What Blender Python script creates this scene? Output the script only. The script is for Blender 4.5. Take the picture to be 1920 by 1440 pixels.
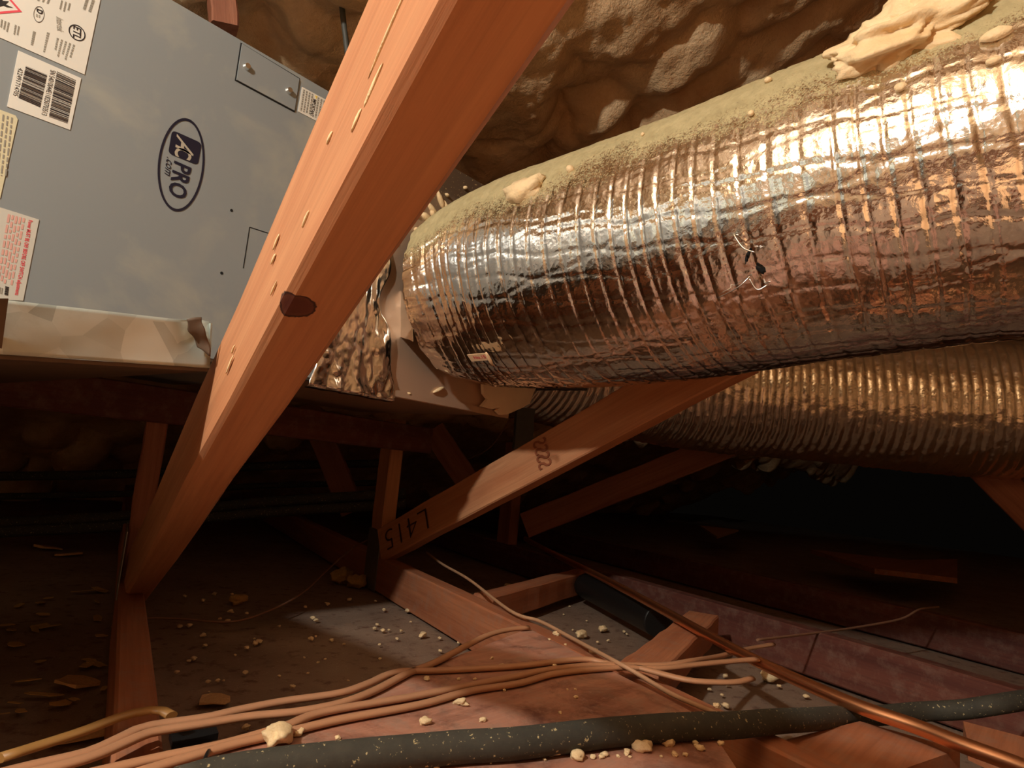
import bpy, bmesh, math, random
import numpy as np
from mathutils import Vector, Matrix

random.seed(7); RNG = np.random.default_rng(11)
for o in list(bpy.data.objects): bpy.data.objects.remove(o, do_unlink=True)
scene = bpy.context.scene
COL = scene.collection

# ------------------------------------------------------------------ camera
# world: X along the air handler, Y away from its front, Z up; attic floor z = 0
FPX = 1240.0
CAMZ = 0.35
_ex = np.array([1053., 265., FPX]); _ex /= np.linalg.norm(_ex)        # (right, down, forward)
_ez = np.array([.095, -1., .134]); _ez -= _ex * (_ez @ _ex); _ez /= np.linalg.norm(_ez)
_ey = np.cross(_ez, _ex)
R_ = np.array([_ex, _ey, _ez])                                        # rows: world axes in camera space
C0 = np.array([0., 0., CAMZ])
cam_d = bpy.data.cameras.new('camera'); cam = bpy.data.objects.new('camera', cam_d); COL.objects.link(cam)
cam_d.sensor_width = 36; cam_d.lens = 36 * FPX / 1920; cam_d.clip_start = .01
_r, _u, _b = R_ @ np.array([1, 0, 0]), R_ @ np.array([0, -1, 0]), R_ @ np.array([0, 0, -1])
M = Matrix(((_r[0], _u[0], _b[0], 0), (_r[1], _u[1], _b[1], 0), (_r[2], _u[2], _b[2], CAMZ), (0, 0, 0, 1)))
cam.matrix_world = M
scene.camera = cam

# ------------------------------------------------------------------ world, lamp, exposure
w = bpy.data.worlds.new('world'); scene.world = w; w.use_nodes = True
w.node_tree.nodes['Background'].inputs[0].default_value = (1, .8, .62, 1)
w.node_tree.nodes['Background'].inputs[1].default_value = .0012
ld = bpy.data.lights.new('work_lamp', 'POINT'); ld.energy = 70; ld.shadow_soft_size = .035; ld.color = (1, .985, .90)
lo = bpy.data.objects.new('work_lamp', ld); COL.objects.link(lo); lo.location = (-.85, .33, CAMZ + .93)
scene.view_settings.view_transform = 'Standard'; scene.view_settings.look = 'None'
scene.view_settings.gamma = 1; scene.view_settings.use_curve_mapping = False
scene.view_settings.exposure = .3
scene.cycles.diffuse_bounces = 8; scene.cycles.max_bounces = 14

# ------------------------------------------------------------------ reconstruction helpers
def ray(px, py): return R_ @ np.array([px - 960., py - 720., FPX])
def P(px, py, d): return C0 + ray(px, py) * (d / FPX)                  # a point at depth d
def PZ(px, py, z):                                                     # on the level z (world)
    r = ray(px, py); return C0 + r * ((z - CAMZ) / r[2])
YF = .95
def PY(px, py, Y=YF): r = ray(px, py); return C0 + r * (Y / r[1])      # on an upright plane y = Y
def F(px, py): p = PY(px, py); return np.array([p[0], p[2]])
_j = R_ @ np.array([240 - 960., 818 - 720., FPX]); _j[2] = 0
J = _j / np.linalg.norm(_j)                                            # joist direction
N = np.array([J[1], -J[0], 0.])                                        # across the joists, to the right
def PN(px, py, n): r = ray(px, py); return C0 + r * (n / (r @ N))      # on the truss plane n
def SN(s, n, z): return J * s + N * n + np.array([0, 0, z])
JT = .09                                                               # joist top
BT = JT + .014                                                         # walkway board top

def lattice(seed): return np.random.default_rng(seed).random((64, 64, 64)).astype(np.float32)
_LAT = [lattice(k) for k in range(3)]
def noise3(p, k=0):
    p = np.asarray(p, float); i = np.floor(p).astype(int); f = p - i; f = f * f * (3 - 2 * f); L = _LAT[k]
    i &= 63; j = (i + 1) & 63
    x0, y0, z0 = i[..., 0], i[..., 1], i[..., 2]; x1, y1, z1 = j[..., 0], j[..., 1], j[..., 2]
    fx, fy, fz = f[..., 0], f[..., 1], f[..., 2]
    a = L[x0, y0, z0] * (1 - fx) + L[x1, y0, z0] * fx; b = L[x0, y1, z0] * (1 - fx) + L[x1, y1, z0] * fx
    c = L[x0, y0, z1] * (1 - fx) + L[x1, y0, z1] * fx; d = L[x0, y1, z1] * (1 - fx) + L[x1, y1, z1] * fx
    return (a * (1 - fy) + b * fy) * (1 - fz) + (c * (1 - fy) + d * fy) * fz
def fbm(p, o=4, k=0):
    s = 0; a = .5
    for q in range(o): s = s + a * (noise3(np.asarray(p) * 2 ** q + 7.3 * q, (k + q) % 3) - .5); a *= .5
    return s

# ------------------------------------------------------------------ object helpers
def tag(o, label, cat=None, group=None, kind=None):
    if label: o['label'] = label
    if cat: o['category'] = cat
    if group: o['group'] = group
    if kind: o['kind'] = kind
    return o
def link(name, me, mat, parent=None, loc=None, mw=None):
    o = bpy.data.objects.new(name, me); COL.objects.link(o)
    if mat is not None and len(me.materials) == 0: me.materials.append(mat)
    m = mw.copy() if mw is not None else Matrix.Translation(Vector(loc) if loc is not None else Vector((0, 0, 0)))
    if parent is not None:
        o.parent = parent; o.matrix_parent_inverse = Matrix.Identity(4)
        o.matrix_local = WM[parent.name].inverted() @ m
    else: o.matrix_world = m
    WM[o.name] = m
    return o
WM = {}
def empty(name, loc):
    o = bpy.data.objects.new(name, None); COL.objects.link(o); o.location = Vector(loc); o.empty_display_size = .05
    WM[o.name] = Matrix.Translation(Vector(loc)); return o
def mesh(name, v, f, smooth=False):
    me = bpy.data.meshes.new(name); me.from_pydata([tuple(map(float, q)) for q in v], [], [tuple(map(int, q)) for q in f]); me.update()
    if smooth: me.polygons.foreach_set('use_smooth', [True] * len(me.polygons))
    return me
def gridmesh(name, V, closed_u=False, smooth=True):                    # V: (n, m, 3)
    n, m = V.shape[:2]; idx = np.arange(n * m).reshape(n, m)
    if closed_u: a = idx; b = np.roll(idx, -1, 1); q = np.stack([a[:-1], b[:-1], b[1:], a[1:]], -1)
    else: q = np.stack([idx[:-1, :-1], idx[:-1, 1:], idx[1:, 1:], idx[1:, :-1]], -1)
    q = q.reshape(-1, 4); me = bpy.data.meshes.new(name)
    me.vertices.add(n * m); me.vertices.foreach_set('co', V.reshape(-1).astype(np.float32))
    me.loops.add(q.size); me.loops.foreach_set('vertex_index', q.reshape(-1).astype(np.int32))
    me.polygons.add(len(q)); me.polygons.foreach_set('loop_start', np.arange(0, q.size, 4, dtype=np.int32))
    me.polygons.foreach_set('loop_total', np.full(len(q), 4, np.int32))
    me.update(calc_edges=True); me.polygons.foreach_set('use_smooth', np.full(len(q), smooth)); me.validate(); return me
def frame(x, zhint):
    x = Vector(x).normalized(); zh = Vector(zhint); z = (zh - x * zh.dot(x)).normalized(); y = z.cross(x)
    m = Matrix.Identity(4)
    for i in range(3): m[i][0], m[i][1], m[i][2] = x[i], y[i], z[i]
    return m
def lumber_mesh(L, t, h, ch=.003, wob=.0012, seg=10, seed=0):          # x along, t thick (y), h high (z), eased edges, a little warp
    pts = [(-t/2+ch, -h/2), (t/2-ch, -h/2), (t/2, -h/2+ch), (t/2, h/2-ch), (t/2-ch, h/2), (-t/2+ch, h/2), (-t/2, h/2-ch), (-t/2, -h/2+ch)]
    v = []; f = []; rn = random.Random(seed)
    for i in range(seg + 1):
        oy = rn.uniform(-wob, wob); oz = rn.uniform(-wob, wob)
        for y, z in pts: v.append((L * i / seg, y + oy + rn.uniform(-wob, wob) * .3, z + oz + rn.uniform(-wob, wob) * .3))
    for i in range(seg):
        for k in range(8): a = i*8+k; b = i*8+(k+1) % 8; f.append((a, b, b+8, a+8))
    f.append(tuple(range(7, -1, -1))); f.append(tuple(seg*8+k for k in range(8)))
    return mesh('lumber', v, f)
def lumber(name, A, B, t, h, mat, parent=None, zhint=(0, 0, 1), seed=0, ch=.003, seg=10):
    A = np.array(A, float); B = np.array(B, float); L = np.linalg.norm(B - A)
    m = frame(B - A, zhint); m.translation = Vector(A)
    return link(name, lumber_mesh(L, t, h, ch, seed=seed, seg=seg), mat, parent, mw=m)
def box_mesh(sx, sy, sz, bev=.0):
    bm = bmesh.new(); bmesh.ops.create_cube(bm, size=1); bmesh.ops.scale(bm, vec=(sx, sy, sz), verts=bm.verts)
    if bev: bmesh.ops.bevel(bm, geom=bm.edges[:] , offset=bev, segments=2, affect='EDGES')
    me = bpy.data.meshes.new('box'); bm.to_mesh(me); bm.free(); return me
def box(name, lo_, hi, mat, parent=None, bev=0.):
    lo_ = np.array(lo_, float); hi = np.array(hi, float)
    return link(name, box_mesh(*(hi - lo_), bev), mat, parent, loc=(lo_ + hi) / 2)
def prism(name, poly, axis, d0, d1, mat, parent=None):                 # polygon in the plane across `axis`
    n = len(poly); v = []
    for d in (d0, d1):
        for a, b in poly: v.append({'y': (a, d, b), 'z': (a, b, d), 'x': (d, a, b)}[axis])
    f = [tuple(range(n)), tuple(range(2*n-1, n-1, -1))] + [(k, n+k, n+(k+1) % n, (k+1) % n) for k in range(n)]
    v = np.array(v, float); c = v.mean(0); me = mesh(name, v - c, f)
    bm = bmesh.new(); bm.from_mesh(me); bmesh.ops.recalc_face_normals(bm, faces=bm.faces); bm.to_mesh(me); bm.free()
    return link(name, me, mat, parent, loc=c)
def smooth_path(pts, n):
    p = np.array(pts, float); q = np.vstack([2*p[0]-p[1], p, 2*p[-1]-p[-2]]); out = []
    seg = np.linalg.norm(np.diff(p, axis=0), axis=1); cum = np.r_[0, np.cumsum(seg)]
    for s in np.linspace(0, cum[-1], n):
        i = min(np.searchsorted(cum, s, 'right') - 1, len(p) - 2); t = (s - cum[i]) / max(seg[i], 1e-9)
        a, b, c, d = q[i], q[i+1], q[i+2], q[i+3]
        out.append(.5 * ((2*b) + (c-a)*t + (2*a-5*b+4*c-d)*t*t + (3*b-a-3*c+d)*t**3))
    return np.array(out)
def tube(name, pts, r, mat, parent=None, flat=1., n=None, m=10, rfun=None, smooth=True, caps=True, jit=0.):
    n = n or max(12, int(np.linalg.norm(np.diff(np.array(pts, float), axis=0), axis=1).sum() / .012))
    c = smooth_path(pts, n) if len(pts) > 2 else np.linspace(pts[0], pts[1], n)
    if jit: c = c + jit * np.stack([fbm(np.c_[c[:, :2] * 9, c[:, 2:] + k * 5], 2) for k in range(3)], 1)
    base = c.mean(0); T = np.gradient(c, axis=0); T /= np.linalg.norm(T, axis=1)[:, None]
    up = np.array([0, 0, 1.]); th = np.linspace(0, 2*np.pi, m, endpoint=False); V = np.zeros((n, m, 3))
    for i in range(n):
        s = np.cross(T[i], up); ln = np.linalg.norm(s); s = s / ln if ln > 1e-4 else np.array([1., 0, 0]); u = np.cross(s, T[i])
        rr = r if rfun is None else r * rfun(i / (n - 1))
        V[i] = c[i] - base + rr * (np.cos(th)[:, None] * s + flat * np.sin(th)[:, None] * u)
    me = gridmesh(name, V, True, smooth)
    if caps:
        bm = bmesh.new(); bm.from_mesh(me); bm.verts.ensure_lookup_table()
        try: bm.faces.new([bm.verts[k] for k in range(m)]); bm.faces.new([bm.verts[(n-1)*m + m-1-k] for k in range(m)])
        except Exception: pass
        bmesh.ops.recalc_face_normals(bm, faces=bm.faces); bm.to_mesh(me); bm.free()
    return link(name, me, mat, parent, loc=base)
def blob_mesh(seed, sub=2, amp=.35, sx=1, sy=1, sz=1, fq=1.1):
    bm = bmesh.new(); bmesh.ops.create_icosphere(bm, subdivisions=sub, radius=1)
    co = np.array([q.co[:] for q in bm.verts]); d = 1 + amp * 2 * fbm(co * fq + seed * 3.17, 3)
    for q, k in zip(bm.verts, d): q.co = Vector((q.co.x * k * sx, q.co.y * k * sy, q.co.z * k * sz))
    me = bpy.data.meshes.new('blob'); bm.to_mesh(me); bm.free()
    me.polygons.foreach_set('use_smooth', [True] * len(me.polygons)); return me

# ------------------------------------------------------------------ materials
class NT:
    def __init__(s, name):
        s.m = bpy.data.materials.new(name); s.m.use_nodes = True; s.t = s.m.node_tree; s.n = s.t.nodes; s.b = s.n['Principled BSDF']
    def new(s, ty, **kw):
        q = s.n.new(ty)
        for k, v in kw.items(): setattr(q, k, v)
        return q
    def put(s, inp, val):
        if hasattr(val, 'is_output') or isinstance(val, bpy.types.NodeSocket): s.t.links.new(val, inp)
        elif isinstance(val, tuple) and len(val) == 3 and inp.type == 'RGBA': inp.default_value = (*val, 1)
        else: inp.default_value = val
    def set(s, **kw):
        for k, v in kw.items(): s.put(s.b.inputs[k.replace('_', ' ')], v)
    def coord(s, scale=(1, 1, 1), kind='Object', loc=(0, 0, 0)):
        c = s.new('ShaderNodeTexCoord'); mp = s.new('ShaderNodeMapping'); mp.inputs['Scale'].default_value = scale; mp.inputs['Location'].default_value = loc
        s.t.links.new(c.outputs[kind], mp.inputs['Vector']); return mp.outputs[0]
    def noise(s, vec, scale, detail=4, rough=.55, dist=0):
        q = s.new('ShaderNodeTexNoise'); q.inputs['Scale'].default_value = scale; q.inputs['Detail'].default_value = detail
        q.inputs['Roughness'].default_value = rough; q.inputs['Distortion'].default_value = dist
        s.t.links.new(vec, q.inputs['Vector']); return q.outputs['Fac']
    def voro(s, vec, scale, feature='F1', out='Distance'):
        q = s.new('ShaderNodeTexVoronoi', feature=feature); q.inputs['Scale'].default_value = scale; s.t.links.new(vec, q.inputs['Vector']); return q.outputs[out]
    def ramp(s, fac, stops):
        q = s.new('ShaderNodeValToRGB'); e = q.color_ramp.elements
        while len(e) > 1: e.remove(e[-1])
        for i, (p, c) in enumerate(stops):
            k = e[0] if i == 0 else e.new(p)
            k.position = p; k.color = (*c, 1) if isinstance(c, tuple) else (c, c, c, 1)
        s.put(q.inputs[0], fac); return q.outputs[0]
    def mix(s, fac, a, b, mode='MIX'):
        q = s.new('ShaderNodeMix', data_type='RGBA', blend_type=mode); s.put(q.inputs[0], fac); s.put(q.inputs[6], a); s.put(q.inputs[7], b); return q.outputs[2]
    def math(s, op, a, b=0., c=None):
        q = s.new('ShaderNodeMath', operation=op); s.put(q.inputs[0], a); s.put(q.inputs[1], b)
        if c is not None: s.put(q.inputs[2], c)
        return q.outputs[0]
    def bump(s, h, strength=.3, dist=.002, normal=None):
        q = s.new('ShaderNodeBump'); q.inputs['Strength'].default_value = strength; q.inputs['Distance'].default_value = dist; s.put(q.inputs['Height'], h)
        if normal is not None: s.put(q.inputs['Normal'], normal)
        return q.outputs[0]
def lin(r, g, b):
    f = lambda c: (c/255/12.92) if c/255 <= .04045 else ((c/255+.055)/1.055)**2.4
    return (f(r), f(g), f(b))
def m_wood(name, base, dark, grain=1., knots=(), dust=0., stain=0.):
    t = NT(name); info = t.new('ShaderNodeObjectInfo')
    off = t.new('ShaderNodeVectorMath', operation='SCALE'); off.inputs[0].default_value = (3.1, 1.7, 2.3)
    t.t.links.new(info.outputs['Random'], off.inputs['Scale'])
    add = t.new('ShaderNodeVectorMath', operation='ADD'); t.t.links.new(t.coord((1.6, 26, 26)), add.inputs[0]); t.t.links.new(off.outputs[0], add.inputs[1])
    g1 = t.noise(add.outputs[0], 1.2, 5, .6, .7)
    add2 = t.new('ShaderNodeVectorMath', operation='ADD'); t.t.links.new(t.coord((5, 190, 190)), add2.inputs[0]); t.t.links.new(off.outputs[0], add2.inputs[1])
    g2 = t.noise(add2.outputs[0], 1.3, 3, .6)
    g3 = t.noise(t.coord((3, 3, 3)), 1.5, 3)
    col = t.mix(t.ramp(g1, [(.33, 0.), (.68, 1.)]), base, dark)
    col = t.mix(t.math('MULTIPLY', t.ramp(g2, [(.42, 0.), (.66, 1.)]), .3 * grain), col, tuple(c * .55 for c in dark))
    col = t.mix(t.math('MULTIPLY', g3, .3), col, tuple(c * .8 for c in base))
    for (kx, ky, kz, kr) in knots:
        v = t.coord((1 / kr, 1.15 / kr, 1.25 / kr), loc=(-kx / kr, -ky * 1.15 / kr, -kz * 1.25 / kr))
        ln = t.new('ShaderNodeVectorMath', operation='LENGTH'); t.t.links.new(v, ln.inputs[0])
        d = t.math('ADD', ln.outputs['Value'], t.math('MULTIPLY', t.math('SUBTRACT', t.noise(v, 1.4, 3), .5), .5))
        col = t.mix(t.ramp(d, [(.55, 1.), (.95, .9), (1.12, 0.)]), col, lin(88, 44, 34))
        col = t.mix(t.ramp(d, [(.80, 0.), (.92, .9), (1.04, 0.)]), col, lin(34, 17, 16))
    if dust:
        dn = t.noise(t.coord((1, 1, 1)), 38, 5, .7); col = t.mix(t.ramp(dn, [(.48, 0.), (.72, dust)]), col, lin(150, 128, 112))
    if stain:
        sn = t.noise(t.coord((1, 1, 1)), 16, 6, .7, .6); col = t.mix(t.ramp(sn, [(.47, 0.), (.68, stain)]), col, lin(92, 50, 40))
        sn2 = t.noise(t.coord((1, 1, 1), loc=(3, 5, 1)), 90, 5, .75); col = t.mix(t.ramp(sn2, [(.55, 0.), (.75, stain)]), col, lin(176, 140, 124))
    h = t.math('ADD', g2, t.math('MULTIPLY', g1, .6))
    t.set(Base_Color=col, Roughness=.62, Normal=t.bump(h, .22, .0015)); t.b.inputs['Specular IOR Level'].default_value = .3
    return t.m
def m_plain(name, col, rough=.6, metal=0., var=.15, scale=30, bump=.1, spec=.5):
    t = NT(name); n = t.noise(t.coord(), scale, 4, .6)
    t.set(Base_Color=t.mix(n, tuple(c * (1 - var) for c in col), tuple(min(1, c * (1 + var)) for c in col)), Roughness=rough, Metallic=metal, Normal=t.bump(n, bump, .002))
    t.b.inputs['Specular IOR Level'].default_value = spec; return t.m
def m_foam(name, a, b, fine=1.):
    t = NT(name); n = t.noise(t.coord(), 9, 5, .6); n2 = t.noise(t.coord(), 130, 4, .65); n3 = t.noise(t.coord(), 30, 4, .6)
    col = t.mix(t.ramp(n, [(.3, 0.), (.7, 1.)]), a, b)
    t.set(Base_Color=col, Roughness=.55, Normal=t.bump(t.math('ADD', n2, t.math('MULTIPLY', n3, 2.)), .6 * fine, .006)); t.b.inputs['Specular IOR Level'].default_value = .35
    return t.m
def m_foil(name, dusty, tint=(.90, .87, .82), rough=.13, crumple=1., cs=70):
    t = NT(name); c = t.coord()
    v1 = t.voro(c, cs, 'F1'); v2 = t.voro(c, cs * 2.3, 'F1'); n1 = t.noise(c, cs * .5, 5, .65, .5)
    h = t.math('ADD', t.math('ADD', t.math('MULTIPLY', v1, .6), t.math('MULTIPLY', v2, .3)), t.math('MULTIPLY', n1, 1.2))
    nb = t.bump(h, .34 * crumple, .004)
    t.set(Base_Color=tint, Metallic=1., Roughness=rough, Normal=nb)
    if dusty:
        at = t.new('ShaderNodeAttribute', attribute_name='dust')
        sp = t.noise(c, 330, 4, .85); sp2 = t.noise(c, 60, 4, .7)
        s = t.math('ADD', t.math('MULTIPLY', sp, .85), t.math('MULTIPLY', sp2, .35))
        mk = t.ramp(t.math('ADD', t.math('SUBTRACT', at.outputs['Fac'], .6), s), [(.45, 0.), (.57, 1.)])
        d = t.new('ShaderNodeBsdfDiffuse'); t.put(d.inputs['Color'], t.mix(t.noise(c, 45, 4, .7), lin(150, 136, 100), lin(212, 198, 154)))
        t.put(d.inputs['Normal'], t.bump(sp, .6, .003))
        ms = t.new('ShaderNodeMixShader'); t.put(ms.inputs[0], mk); t.t.links.new(t.b.outputs[0], ms.inputs[1]); t.t.links.new(d.outputs[0], ms.inputs[2])
        t.t.links.new(ms.outputs[0], t.n['Material Output'].inputs[0])
    return t.m
MAT = {}
MAT['wood'] = m_wood('fir_lumber', lin(206, 148, 106), lin(184, 118, 80))
MAT['wood_red'] = m_wood('red_fir_lumber', lin(166, 108, 80), lin(132, 78, 56))
MAT['wood_dusty'] = m_wood('dusty_lumber', lin(184, 120, 84), lin(150, 88, 60), dust=.4)
MAT['wood_shade'] = m_wood('shade_darkened_lumber', lin(112, 66, 54), lin(84, 46, 40), dust=.3)  # darker lumber copy: shade under duct and unit painted into the colour
MAT['board'] = m_wood('dusty_walkway_board', lin(188, 136, 112), lin(158, 106, 86), .5, dust=.7, stain=.75)
MAT['ply'] = m_wood('pale_bounce_ply', lin(226, 184, 142), lin(206, 160, 118), .6)
t = NT('grey_cabinet_paint'); c = t.coord(); n = t.noise(c, 6, 5, .6, .4); n2 = t.noise(c, 220, 2)
dm = t.ramp(n, [(.54, 0.), (.72, .75)])
t.set(Base_Color=t.mix(dm, lin(139, 145, 146), lin(168, 166, 152)), Roughness=t.mix(dm, (.38,) * 3, (.7,) * 3), Normal=t.bump(n2, .05, .0006)); MAT['paint'] = t.m
t = NT('galvanised_steel'); c = t.coord(); v = t.voro(c, 38, 'F1', 'Color'); n = t.noise(c, 12, 5, .65, .4)
bw = t.new('ShaderNodeRGBToBW'); t.t.links.new(v, bw.inputs[0])
col = t.mix(t.math('MULTIPLY', bw.outputs[0], .8), lin(196, 208, 202), lin(120, 130, 126)); col = t.mix(t.ramp(n, [(.52, 0.), (.72, .5)]), col, lin(128, 112, 86))
t.set(Base_Color=col, Metallic=.45, Roughness=t.ramp(n, [(.3, .36), (.7, .6)]), Normal=t.bump(n, .1, .003)); MAT['galv'] = t.m
MAT['rust'] = m_plain('stained_steel', lin(92, 74, 58), .7, .3, .4, 40, .3)
MAT['foil'] = m_foil('duct_foil_jacket', True, crumple=.5, cs=80)
MAT['foil2'] = m_foil('wrinkled_duct_foil', False, (.86, .74, .58), .27, 1.0, 60)
MAT['tape'] = m_foil('crinkled_foil_tape', False, (.86, .82, .76), .15, .45, 26)
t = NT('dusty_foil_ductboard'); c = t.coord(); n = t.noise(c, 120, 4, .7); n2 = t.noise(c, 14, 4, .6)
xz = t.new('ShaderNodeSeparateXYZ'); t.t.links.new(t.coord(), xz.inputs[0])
hz = t.ramp(t.math('ADD', t.math('MULTIPLY', xz.outputs['Z'], 2.6), t.math('ADD', .32, t.math('MULTIPLY', n2, .3))), [(.5, 0.), (.95, 1.)])  # brown top paints in the dark roof reflection; lower part lightened as if lit
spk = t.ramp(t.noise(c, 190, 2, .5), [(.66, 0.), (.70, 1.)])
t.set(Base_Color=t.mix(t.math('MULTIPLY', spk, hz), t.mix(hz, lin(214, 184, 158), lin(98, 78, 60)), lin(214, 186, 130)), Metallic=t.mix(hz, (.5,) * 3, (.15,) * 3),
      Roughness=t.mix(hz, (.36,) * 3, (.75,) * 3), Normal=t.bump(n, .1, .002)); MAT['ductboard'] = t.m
MAT['insul'] = m_plain('torn_tan_insulation', lin(250, 222, 190), .85, 0, .12, 30, .2)
MAT['roof_foam'] = m_foam('sprayed_roof_foam', lin(226, 194, 152), lin(190, 148, 104), 1.1)
MAT['foam'] = m_foam('cream_foam', lin(238, 214, 172), lin(222, 190, 142), .5)
MAT['foam_y'] = m_foam('yellowed_foam', lin(206, 166, 100), lin(176, 134, 76), .7)
t = NT('dusty_ceiling_board'); c = t.coord(); n = t.noise(c, 5, 6, .65); n2 = t.noise(c, 180, 4, .7); n3 = t.noise(c, 42, 4, .6)
col = t.mix(t.ramp(n, [(.3, 0.), (.7, 1.)]), lin(118, 94, 78), lin(150, 126, 106)); col = t.mix(t.ramp(n3, [(.55, 0.), (.68, .75)]), col, lin(96, 60, 46)); col = t.mix(t.ramp(n2, [(.62, 0.), (.7, .6)]), col, lin(188, 170, 148))
t.set(Base_Color=col, Roughness=.9, Normal=t.bump(t.math('ADD', n2, n3), .4, .003)); MAT['floor'] = t.m
MAT['cable'] = m_plain('tan_cable_sheath', lin(178, 130, 96), .5, 0, .12, 25, .05)
MAT['cable_y'] = m_plain('yellowed_cable_sheath', lin(160, 116, 62), .5, 0, .15, 25, .05)
MAT['wire'] = m_plain('thin_pale_wire', lin(176, 136, 104), .5, 0, .1, 25, .05)
MAT['wire_dk'] = m_plain('thin_brown_wire', lin(128, 92, 70), .6, 0, .1, 25, .05)
t = NT('black_pipe_insulation'); c = t.coord(); n = t.noise(c, 60, 4, .7); n2 = t.noise(c, 240, 3, .6)
t.set(Base_Color=t.mix(t.ramp(n2, [(.64, 0.), (.70, .8)]), t.mix(n, lin(40, 39, 34), lin(72, 69, 58)), lin(206, 190, 140)), Roughness=.8, Normal=t.bump(n, .35, .002)); MAT['rubber'] = t.m
MAT['black'] = m_plain('black_plastic', lin(20, 20, 20), .45, 0, .2, 30, .05)
MAT['darkgrey'] = m_plain('dark_grey_strap', lin(70, 68, 60), .6, 0, .2, 40, .1)
MAT['copper'] = m_plain('copper_tube', (.95, .43, .21), .34, 1., .12, 14, .03)
MAT['zinc'] = m_plain('zinc_plate', lin(150, 148, 140), .45, .8, .15, 50, .1)
MAT['paper'] = m_plain('label_paper', lin(224, 221, 210), .45, 0, .03, 12, .02)
MAT['paper_y'] = m_plain('cream_label_paper', lin(214, 206, 172), .45, 0, .03, 12, .02)
MAT['paper_g'] = m_plain('greyish_label_paper', lin(204, 200, 188), .45, 0, .03, 12, .02)
MAT['ink'] = m_plain('navy_ink', lin(26, 25, 44), .45, 0, .1, 20, .0)
MAT['ink_k'] = m_plain('black_ink', lin(44, 40, 42), .5, 0, .1, 20, 0)
MAT['ink_g'] = m_plain('grey_ink', lin(146, 142, 130), .5, 0, .1, 20, 0)
MAT['ink_r'] = m_plain('red_ink', lin(226, 84, 96), .5, 0, .08, 20, 0)
MAT['ink_p'] = m_plain('pale_red_ink', lin(220, 166, 154), .5, 0, .08, 20, 0)
MAT['ink_y'] = m_plain('yellow_ink', lin(232, 206, 96), .5, 0, .08, 20, 0)
MAT['pencil'] = m_plain('marker_strokes', lin(58, 26, 18), .7, 0, .1, 20, 0)
MAT['stamp'] = m_plain('mill_stamp_ink', lin(140, 76, 46), .7, 0, .1, 20, 0)
MAT['screw'] = m_plain('bright_screw_head', (.85, .85, .82), .25, 1., .05, 20, 0)
MAT['hole'] = m_plain('black_hole', (.004, .004, .004), .9, 0, 0, 20, 0)
MAT['card'] = m_plain('tan_offcut', lin(190, 140, 90), .8, 0, .15, 20, .1)
MAT['flake'] = m_foam('tan_foam_flake', lin(222, 180, 128), lin(196, 150, 104), .5)
MAT['tag'] = m_plain('cream_tag_card', lin(236, 200, 158), .7, 0, .05, 20, .02)

# ================================================================== STRUCTURE
# attic floor: the back of the ceiling boards below
n, m = 160, 160
S = np.linspace(-2.6, 7.0, n); Q = np.linspace(-4.0, 7.5, m); V = np.zeros((n, m, 3))
for i, s in enumerate(S): V[i] = J * s + N * Q[:, None]
V[..., 2] = -.004 + .008 * fbm(V * np.array([3, 3, 1]), 3)
o = link('floor', gridmesh('floor', V), MAT['floor']); tag(o, 'dusty brown ceiling boards between the attic joists', kind='structure')
# roof underside: sprayed foam, falling away towards the eave
RN = 330
GX = np.concatenate([np.linspace(-2.6, .3, 110), np.linspace(.31, 2.6, 290), np.linspace(2.62, 8, 130)]); GY = np.concatenate([np.linspace(-2.6, .3, 90), np.linspace(.31, 2.2, 250), np.linspace(2.22, 5.2, 150)])
gx, gy = np.meshgrid(GX, GY); z = 1.66 - .50 * np.maximum(gy, -.2) - .12 * np.maximum(-gy - .2, 0)
drop = .27 * np.exp(-((gy - 1.92) / .22) ** 2)  # foam hump added behind the unit to block lamp light from the eave
edge = 1.02 + .10 * fbm(np.stack([gx * 2.2, gy * 0, gx * 0 + 3], -1), 3)
st = 1 / (1 + np.exp((gy - edge) / .035)); drop += .11 * st
for k, (a, b) in enumerate(((3.0, .10), (2.2, .05))):
    e2 = a + .15 * fbm(np.stack([gx * 1.5, gy * 0, gx * 0 + 9 * k], -1), 3); drop += b / (1 + np.exp((gy - e2) / .06))
bump = np.zeros_like(z)
for _ in range(4200):
    cx, cy = RNG.uniform(-2.6, 8), RNG.uniform(-2.6, 5.2)
    if RNG.random() < .72: cx, cy = RNG.uniform(.2, 2.8), RNG.uniform(.3, 2.3)
    r = .022 + .11 * RNG.random() ** 2.2; ar = RNG.uniform(.6, 1.5); a = RNG.uniform(.45, .95) * r
    i0, i1 = np.searchsorted(GX, (cx - r * 1.6, cx + r * 1.6)); j0, j1 = np.searchsorted(GY, (cy - r * 1.6, cy + r * 1.6))
    if i1 <= i0 or j1 <= j0: continue
    d2 = ((gx[j0:j1, i0:i1] - cx) / (r * ar)) ** 2 + ((gy[j0:j1, i0:i1] - cy) / (r / ar)) ** 2
    bump[j0:j1, i0:i1] = np.maximum(bump[j0:j1, i0:i1], a * np.sqrt(np.clip(1 - d2, 0, 1)) * 1.1 + .25 * bump[j0:j1, i0:i1])
drop += np.clip(bump, 0, .11) + .09 * fbm(np.stack([gx * 6, gy * 6, gx * 0], -1), 6) + .05 * fbm(np.stack([gx * 2, gy * 2, gx * 0 + 5], -1), 3)
V = np.stack([gx, gy, z - drop + CAMZ], -1)
o = link('ceiling', gridmesh('ceiling', V), MAT['roof_foam']); tag(o, 'lumpy tan spray foam covering the sloping underside of the roof', kind='structure')

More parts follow.
